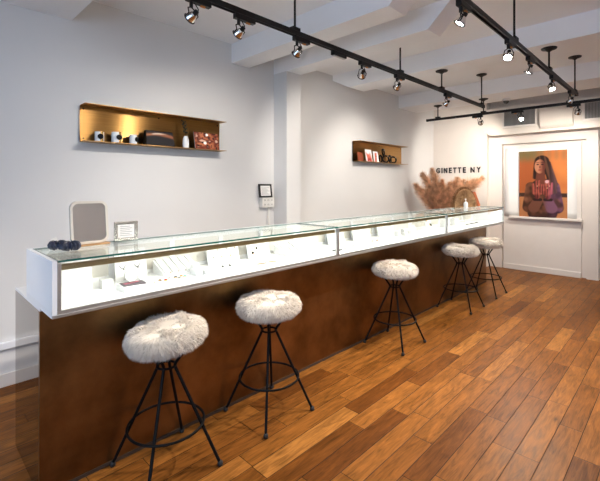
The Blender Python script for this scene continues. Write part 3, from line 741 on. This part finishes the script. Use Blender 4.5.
# ------------------------------------------------------------------ portrait poster
def cap(x, y, x0, y0, x1, y1, r0, r1=None):
    r1 = r0 if r1 is None else r1; dx, dy = x1 - x0, y1 - y0; t = max(0, min(1, ((x - x0) * dx + (y - y0) * dy) / (dx * dx + dy * dy + 1e-9)))
    return math.hypot(x - x0 - t * dx, y - y0 - t * dy) - (r0 + (r1 - r0) * t)
def portrait(u, v):
    x = u * .625; y = v      # picture is 0.625 wide, 1 high
    n = nz(x, y, 6, 3)
    c = mix((.40, .13, .045), (.66, .27, .085), sm(.2, .8, u) * (.7 + .5 * n)); c = mix(c, (.23, .17, .07), sm(.78, .95, y) * sm(.75, .2, u)); c = mix(c, (.42, .16, .05), sm(.8, .95, y) * sm(.5, .9, u) * .6)
    c = mix(c, (.20, .17, .10), .35 * sm(.82, .9, y) * (.5 + .5 * math.sin(u * 42)))
    c = mix(c, (.50, .25, .12), sm(.42, .30, y) * .8); c = mix(c, (.07, .035, .025), sm(.035, .025, abs(y - .335)) * (sm(.2, .16, u) + sm(.8, .84, u)))
    c = [1.3 * q for q in c]
    # jacket
    jk = min(cap(x, y, .31, .42, .31, .10, .165, .20), cap(x, y, .16, .46, .13, .15, .07, .085), cap(x, y, .46, .46, .50, .15, .075, .085))
    jc = mix((.20, .085, .045), (.22, .10, .16), sm(.36, .46, x + .1 * n)); jc = mix(jc, (.36, .17, .10), sm(.0, .4, nz(x, y, 9, 5)) * .55); jc = mix(jc, (.42, .24, .38), sm(.44, .52, x) * sm(.25, .5, y) * .6)
    jc = [q * (.45 + .75 * sm(-.4, .5, nz(x, y, 13, 8))) for q in jc]
    c = mix(c, jc, sm(.008, -.008, jk))
    # hair
    hr = min(cap(x, y, .305, .83, .305, .74, .10, .11), cap(x, y, .245, .80, .215, .60, .045, .03), cap(x, y, .37, .80, .45, .50, .055, .06), cap(x, y, .41, .62, .47, .38, .05, .03))
    hc = mix((.07, .028, .016), (.30, .14, .08), sm(-.2, .5, math.sin(90 * x + 16 * y) * .5 + n)); hc = mix(hc, (.34, .19, .22), sm(.38, .48, x) * .6); hc = [.62 * q for q in hc]
    c = mix(c, hc, sm(.008, -.008, hr))
    # neck and face
    c = mix(c, (.22, .075, .045), sm(.008, -.008, cap(x, y, .29, .70, .29, .54, .05, .07)))
    fd = math.hypot((x - .282) / .072, (y - .765) / .105) - 1; fcx = mix((.66, .32, .19), (.20, .06, .04), sm(.255, .335, x)); c = mix(c, fcx, sm(.06, -.06, fd))
    for ex in (.252, .312): c = mix(c, (.05, .02, .02), sm(1.1, .7, math.hypot((x - ex) / .020, (y - .795) / .009))); c = mix(c, (.07, .03, .02), sm(1.1, .7, math.hypot((x - ex) / .026, (y - .823) / .006)))
    c = mix(c, (.26, .09, .06), sm(1.2, .5, math.hypot((x - .281) / .011, (y - .755) / .024))); c = mix(c, (.40, .07, .06), sm(1.1, .7, math.hypot((x - .280) / .026, (y - .712) / .010)))
    # sleeves / cuffs and hands
    for sx, ex in ((.20, .25), (.43, .385)):
        c = mix(c, mix((.25, .11, .07), (.30, .15, .22), sm(.3, .4, x)), sm(.008, -.008, cap(x, y, sx, .14, ex, .24, .075, .065)))
        c = mix(c, (.05, .02, .02), sm(.006, -.006, cap(x, y, ex - .04, .265, ex + .04, .265, .022)))
    hands = [cap(x, y, .245, .30, .245, .37, .030, .048), cap(x, y, .385, .30, .385, .37, .030, .048)]
    for fx, ty, b in ((.20, .50, -.01), (.232, .54, 0), (.264, .545, .012), (.292, .49, .02), (.335, .49, -.02), (.362, .545, -.010), (.393, .55, .0), (.425, .51, .012)):
        hands.append(cap(x, y, fx, .36, fx + b, ty, .019, .013))
    hd = min(hands); stripe = .5 + .5 * math.sin(x * 195)
    hc = mix((.13, .025, .025), (.66, .20, .14), stripe * .6 * sm(.25, .4, y) + .4 * sm(-.3, .3, nz(x, y, 15, 2))); hc = mix(hc, (.62, .20, .30), sm(.36, .44, x) * .6)
    c = mix(c, hc, sm(.006, -.006, hd))
    c = mix(c, (.85, .55, .55), sm(.03, .018, math.hypot(x - .372, y - .535)))
    for rx, ry in ((.245, .47), (.375, .44), (.405, .47)): c = mix(c, (.80, .55, .35), sm(.009, .005, math.hypot(x - rx, y - ry)))
    c = mix(c, (.035, .015, .02), sm(.10, .0, y) * .6 * sm(.012, -.012, jk))
    return [.72 * q ** 1.22 for q in c]
t = thing('portrait_poster', 'large portrait poster of a long haired person raising ringed hands, on the far wall ledge', 'poster', (7.13, 1.945, .888))
pw, ph = .665, 1.055
m = MB(); m.box(.003, .012, -pw, 0, 0, ph); m.build('backing', 'paper', t)
printed('print', 1, 1, portrait, 110, 170, lambda u, v: (.0015, -pw * u, ph * v), t)
t = thing('canvas_sheet', 'blank white backing sheet curling out behind the portrait poster', 'sheet', (7.160, 2.165, .888))
m = MB(); vs = []
for i in range(13):
    u = i / 12
    for j in range(13):
        v = j / 12; cur = .018 * max(0, 1 - u * 4) ** 2 * (1 - v) ; vs.append((-cur + .004, -1.0 * u - .03 * (1 - v) * 0 , 1.13 * v))
m.add(vs, [(i * 13 + j, (i + 1) * 13 + j, (i + 1) * 13 + j + 1, i * 13 + j + 1) for i in range(12) for j in range(12)])
o = m.build('paper', 'paper', t, smooth=True); sd = o.modifiers.new('thick', 'SOLIDIFY'); sd.thickness = .003

# ------------------------------------------------------------------ air grilles, duct, camera
for y0, y1, z0, z1, lab in ((1.635, 2.15, 2.325, 2.625, 'white framed air grille with slim louvres, left one on the duct boxing'), (.55, 1.065, 2.325, 2.615, 'white framed air grille with slim louvres, cut by the right edge')):
    t = thing('air_grille', lab, 'air grille', (6.95, 0, 0), group='air grilles on the duct boxing')
    f = MB(); b = .032
    for (a, b2, c, d) in ((y0, y1, z0, z0 + b), (y0, y1, z1 - b, z1), (y0, y0 + b, z0 + b, z1 - b), (y1 - b, y1, z0 + b, z1 - b)): f.box(-.022, 0, a, b2, c, d)
    f.build('frame', 'trim', t, bevel=.003)
    MB().box(-.004, 0, y0 + b, y1 - b, z0 + b, z1 - b).build('core', 'grille_dark', t)
    l = MB(); k = 0
    y = y0 + b + .012
    while y < y1 - b - .01:
        l.obox((-.012, y, (z0 + z1) / 2), (.006, .003, 0), (0, .0022, 0), (0, 0, (z1 - z0) / 2 - b)); y += .017
    l.build('louvres', 'grille', t)
m = MB(); n = 16
prof = [(.0, 2.262)] + [(-.075 * math.sin(PI * k / n), 2.44 - .168 * math.cos(PI * k / n)) for k in range(1, n)] + [(.0, 2.608)]
m.prism(prof, lambda x, z: (6.95 + x, 1.17, z), (0, .43, 0))
tag(m.build('air_duct', 'duct', smooth=True, bevel=.02), 'cream rounded air duct bulging between the two grilles', 'duct')
t = thing('security_camera', 'small dark dome camera with white collar under the far beam', 'camera', (6.26, 1.88, ZB))
MB().lathe([(.05, 0), (.055, -.004), (.055, -.028), (.045, -.034)], n=28).build('collar', 'trim', t, smooth=True)
MB().lathe([(.044, -.034), (.040, -.052), (.026, -.068), (.010, -.075), (.002, -.076)], n=28).build('dome', 'dome', t, smooth=True)

# ------------------------------------------------------------------ jewellery and stands inside the cases
GB = 'white display boards inside the lit cases'
def board(x, y, w, h, label, lean=.035, th=.012):
    t = tag(MB().add([(0, 0, 0), (w, 0, 0), (w, th, 0), (0, th, 0), (0, lean, h), (w, lean, h), (w, lean + th, h), (0, lean + th, h)],
        [(0, 3, 2, 1), (4, 5, 6, 7), (0, 1, 5, 4), (1, 2, 6, 5), (2, 3, 7, 6), (3, 0, 4, 7)]).build('display_board', 'display', loc=(x, y, ZD)), label, 'display board', GB)
    return t
def block(name, x, y, w, d, h, label, cat, z=ZD, m='display', g=None, rz=0.):
    return tag(MB().box(-w / 2, w / 2, -d / 2, d / 2, 0, h).build(name, m, loc=(x, y, z), bevel=.002), label, cat, g)
def stud(x, y, z, m, label, r=.0075, g='small stud earrings laid out in the cases', up=(0, 0, 1)):
    t = thing('stud_earring', label, 'earring', (x, y, z), group=g)
    MB().lathe([(.001, 0), (r * .8, .001), (r, r * .45), (r * .7, r * .85), (.001, r)], n=14, axis=up).build('stone', m, t, smooth=True)
    MB().ring(Vector(up) * r * .3, r, r * .14, 16, 6, Vector(up).orthogonal().normalized(), Vector(up).cross(Vector(up).orthogonal().normalized())).build('bezel', 'gold', t, smooth=True)
# nearest case
board(.535, 2.13, .15, .155, 'white display board at the near end of the nearest case')
t = thing('ring_cube', 'white ring cube with a dark slot, left of the necklace board', 'ring stand', (.742, 2.112, ZD)); MB().box(-.027, .027, -.025, .025, 0, .046).build('body', 'display', t, bevel=.003); MB().box(-.014, .014, -.003, .003, .0462, .0468).build('slot', 'ink', t)
board(.825, 2.205, .175, .165, 'tall white board hung with two dark necklaces in the nearest case')
for k, (x, w) in enumerate(((.865, .018), (.945, .018))):
    t = thing('necklace', ('dark cord necklace hanging at the left of the tall board', 'dark cord necklace hanging at the right of the tall board')[k], 'necklace', (x, 2.20, ZD), group='necklaces on the tall board')
    pts = [(-w, .0345, .160)] + [(-w * math.cos(a), .012 + .02 * (1 - math.sin(a)), .075 - .03 * math.sin(a) + .02) for a in [PI * q / 10 for q in range(11)]] + [(w, .0345, .160)]
    MB().tube(pts, .0013, 6).build('cord', 'stone_black', t, smooth=True); MB().lathe([(.001, -.005), (.005, 0), (.001, .005)], (0, .004, .062), 12).build('pendant', 'silver', t, smooth=True)
for k, (x, r) in enumerate(((.885, .032), (.945, .026))):
    t = thing('disc_stand', ('larger round white disc stand before the tall board', 'smaller round white disc stand before the tall board')[k], 'disc stand', (x, 2.155, ZD))
    MB().lathe([(.002, -.006), (r, -.005), (r, .005), (.002, .006)], (0, .004, r + .003), 28, (0, -1, .3)).build('disc', 'display', t, smooth=True); MB().box(-.012, .012, -.004, .022, 0, .006).build('foot', 'display', t)
block('plinth', .832, 1.99, .135, .105, .028, 'low white plinth under the dark leaflet in the nearest case', 'plinth')
t = thing('leaflet', 'dark leaflet with a pink band lying on the low white plinth', 'leaflet', (.828, 1.99, ZD + .0282), -.12); MB().box(-.055, .055, -.040, .040, 0, .003).build('page', 'leaflet', t); MB().obox((-.004, .012, .0034), (.038, .012, 0), (-.004, .010, 0), (0, 0, .0003)).build('printed_band', 'leaflet_pink', t)
t = thing('ridged_ramp', 'sloping white ridged ramp for bracelets in the nearest case', 'display ramp', (1.06, 2.13, ZD))
m = MB(); m.add([(0, 0, 0), (.24, 0, 0), (.24, .14, 0), (0, .14, 0), (0, 0, .012), (.24, 0, .012), (.24, .14, .075), (0, .14, .075)], [(0, 3, 2, 1), (4, 5, 6, 7), (0, 1, 5, 4), (1, 2, 6, 5), (2, 3, 7, 6), (3, 0, 4, 7)]); m.build('slope', 'display', t)
for k in range(5): MB().obox((.024 + .048 * k, .07, .0475), (.012, 0, 0), (0, .066, .0297), (0, -.002, .005)).build('ridge', 'display', t)
for k in range(4): stud(1.108 + .048 * k, 2.138, ZD + .016, ('gold', 'stone_olive', 'silver', 'stone_black')[k], ('gold stud at the foot of the ridged ramp', 'olive stud at the foot of the ridged ramp', 'silver stud at the foot of the ridged ramp', 'black stud at the foot of the ridged ramp')[k], .005)
block('stone_tray', 1.035, 2.02, .225, .085, .010, 'flat white tray of coloured stone earrings in the nearest case', 'tray')
for x, y, m_, lab, r in ((.985, 2.020, 'stone_olive', 'olive brown stone earring on the flat tray', .008), (1.008, 2.0, 'stone_red', 'bright red stone earring on the flat tray', .009), (1.045, 2.035, 'stone_pink', 'pink stone earring on the flat tray', .007),
                         (1.078, 2.025, 'stone_black', 'larger black stone earring on the flat tray', .009), (1.086, 2.0, 'stone_black', 'small black stone at the front of the flat tray', .005), (1.118, 2.035, 'stone_black', 'black stone earring beside the turquoise one', .008), (1.128, 2.013, 'stone_teal', 'turquoise stone earring on the flat tray', .0085), (.945, 2.0, 'gold', 'gold stud at the near end of the flat tray', .004)):
    stud(x, y, ZD + .0102, m_, lab, r)
block('display_cube', 1.225, 2.045, .05, .05, .035, 'white display cube nearest the stone tray', 'display cube', g='white display cubes')
block('display_cube', 1.285, 2.03, .045, .045, .022, 'low white display cube right of the nearest one', 'display cube', g='white display cubes')
block('display_cube', 1.235, 2.09, .04, .035, .055, 'tall slim white display cube behind the pair', 'display cube', g='white display cubes')
board(1.41, 2.21, .25, .125, 'wide white board dotted with gold studs in the nearest case')
for k in range(6):
    x = 1.45 + .034 * k + .01 * (k % 2); z = .045 + .045 * (k % 2); stud(x, 2.2085 + .28 * z, ZD + z, 'gold' if k % 3 else 'silver', 'tiny %s stud on the wide board, %s from its left' % ('gold' if k % 3 else 'silver', ('first', 'second', 'third', 'fourth', 'fifth', 'sixth')[k]), .005, up=(0, -1, .28))
for k, x in enumerate((1.455, 1.51)):
    t = thing('drop_earring', ('black drop earring lying left of its twin', 'black drop earring lying right of its twin')[k], 'earring', (x, 2.12, ZD), -.5, 'pair of black drop earrings')
    MB().obox((0, 0, .004), (.007, 0, 0), (0, .020, 0), (0, 0, .0035)).build('drop', 'stone_black', t, bevel=.002); MB().ring((0, .025, .003), .005, .001, 14, 6).build('hook', 'gold', t, smooth=True)
board(1.735, 2.205, .20, .13, 'white board with two black studs in the nearest case')
stud(1.775, 2.2135, ZD + .04, 'stone_black', 'black stud low on the two stud board', .009, up=(0, -1, .28)); stud(1.815, 2.221, ZD + .068, 'stone_black', 'black stud high on the two stud board', .009, up=(0, -1, .28))
for k, x in enumerate((1.70, 1.79)): tag(MB().obox((0, 0, .0025), (.030, -.008, 0), (.0015, .003, 0), (0, 0, .002)).build('bar_brooch', 'gold', loc=(x, 2.02, ZD)), ('slim gold bar brooch lying nearer the camera', 'slim gold bar brooch lying farther along')[k], 'brooch', 'gold bar brooches')
t = thing('ridged_ramp', 'sloping white ramp at the far end of the nearest case', 'display ramp', (2.0, 2.10, ZD))
m = MB(); m.add([(0, 0, 0), (.20, 0, 0), (.20, .14, 0), (0, .14, 0), (0, 0, .012), (.20, 0, .012), (.20, .14, .075), (0, .14, .075)], [(0, 3, 2, 1), (4, 5, 6, 7), (0, 1, 5, 4), (1, 2, 6, 5), (2, 3, 7, 6), (3, 0, 4, 7)]); m.build('slope', 'display', t)
for k in range(3): MB().obox((.04 + .06 * k, .07, .0475), (.014, 0, 0), (0, .066, .0297), (0, -.002, .005)).build('ridge', 'display', t)
# middle case
board(2.62, 2.21, .22, .15, 'leftmost white board in the middle case'); board(2.98, 2.21, .27, .16, 'widest white board in the middle case'); board(3.40, 2.21, .20, .15, 'rightmost white board in the middle case')
tag(MB().obox((0, 0, .004), (.035, -.02, 0), (.004, .006, 0), (0, 0, .0035)).build('bar_brooch', 'stone_black', loc=(2.46, 1.99, ZD)), 'dark bar brooch at the near end of the middle case', 'brooch')
for k, x in enumerate((2.70, 2.80)): 
    t = thing('chain_bracelet', ('dark chain bracelet lying nearer in the middle case', 'dark chain bracelet lying farther in the middle case')[k], 'bracelet', (x, 2.07, ZD), .2, 'chain bracelets in the middle case')
    for q in range(5): MB().ring((-.036 + .018 * q, .004 * math.sin(q), .003), .010, .002, 14, 6).build('link', 'stone_black' if q % 2 else 'silver', t, smooth=True)
for k, x in enumerate((3.08, 3.16)): stud(x, 2.075, ZD, 'stone_black', ('black stone stud lying left in the middle case', 'black stone stud lying right in the middle case')[k], .010)
for k, (x, y, h) in enumerate(((3.60, 2.12, .05), (3.68, 2.08, .03), (3.74, 2.13, .06), (3.83, 2.10, .035))):
    block('display_cube', x, y, .045, .045, h, ('first white cube in the cluster in the middle case', 'low second white cube in the middle case', 'tallest white cube in the middle case', 'last low white cube in the middle case')[k], 'display cube', g='white display cubes')
t = thing('disc_stand', 'round white disc stand at the far end of the middle case', 'disc stand', (4.0, 2.15, ZD)); MB().lathe([(.002, -.006), (.04, -.005), (.04, .005), (.002, .006)], (0, .004, .043), 28, (0, -1, .3)).build('disc', 'display', t, smooth=True); MB().box(-.012, .012, -.004, .022, 0, .006).build('foot', 'display', t)
# far case
board(4.30, 2.14, .14, .14, 'white board with dark drop earrings in the farthest case')
for k, (x, z) in enumerate(((4.32, .11), (4.39, .06), (4.41, .05))): stud(x, 2.139 + .25 * z, ZD + z, 'stone_black', ('black stud highest on the farthest case board', 'black stud at the middle of the farthest case board', 'black stud lowest on the farthest case board')[k], .012, up=(0, -1, .25))
block('display_cube', 4.78, 2.15, .11, .06, .10, 'large white display cube on the left in the farthest case', 'display cube', g='white display cubes'); block('display_cube', 5.08, 2.15, .11, .06, .09, 'large white display cube on the right in the farthest case', 'display cube', g='white display cubes')
t = thing('chain_bracelet', 'long dark chain bracelet stretched out in the farthest case', 'bracelet', (5.45, 2.06, ZD), 0)
for q in range(16): MB().ring((-.20 + .026 * q, .008 * math.sin(q), .005), .014, .004, 14, 6).build('link', 'stone_black', t, smooth=True)

# ------------------------------------------------------------------ daylight, camera, look
w = bpy.data.worlds.new('sky'); sc.world = w; w.use_nodes = True
bg = w.node_tree.nodes['Background']; bg.inputs[0].default_value = (.55, .74, 1., 1); bg.inputs[1].default_value = 4.0
pl = bpy.data.lights.new('window_portal', 'AREA'); pl.shape = 'RECTANGLE'; pl.size = wy1 - wy0; pl.size_y = wz1 - wz0; pl.cycles.is_portal = True
po = bpy.data.objects.new('window_portal', pl); COL.objects.link(po); po.location = (XN - .15, (wy0 + wy1) / 2, (wz0 + wz1) / 2); po.rotation_euler = Vector((1, 0, 0)).to_track_quat('-Z', 'Z').to_euler()

cam = bpy.data.cameras.new('camera'); cam.sensor_fit = 'HORIZONTAL'; cam.sensor_width = 36; cam.lens = 393 / 600 * 36; cam.shift_y = -55.5 / 600
cam.clip_start = .05
co = bpy.data.objects.new('camera', cam); COL.objects.link(co); co.location = (0, 0, 1.4); co.rotation_euler = (PI / 2, 0, math.radians(44.4 - 90))
sc.camera = co
sc.view_settings.view_transform = 'Standard'; sc.view_settings.look = 'None'; sc.view_settings.gamma = 1; sc.view_settings.use_curve_mapping = False
sc.view_settings.exposure = 0.12
cy = sc.cycles; cy.use_denoising = True; cy.max_bounces = 10; cy.diffuse_bounces = 5; cy.glossy_bounces = 4; cy.transparent_max_bounces = 16; cy.sample_clamp_indirect = 6.; cy.caustics_reflective = False; cy.caustics_refractive = False
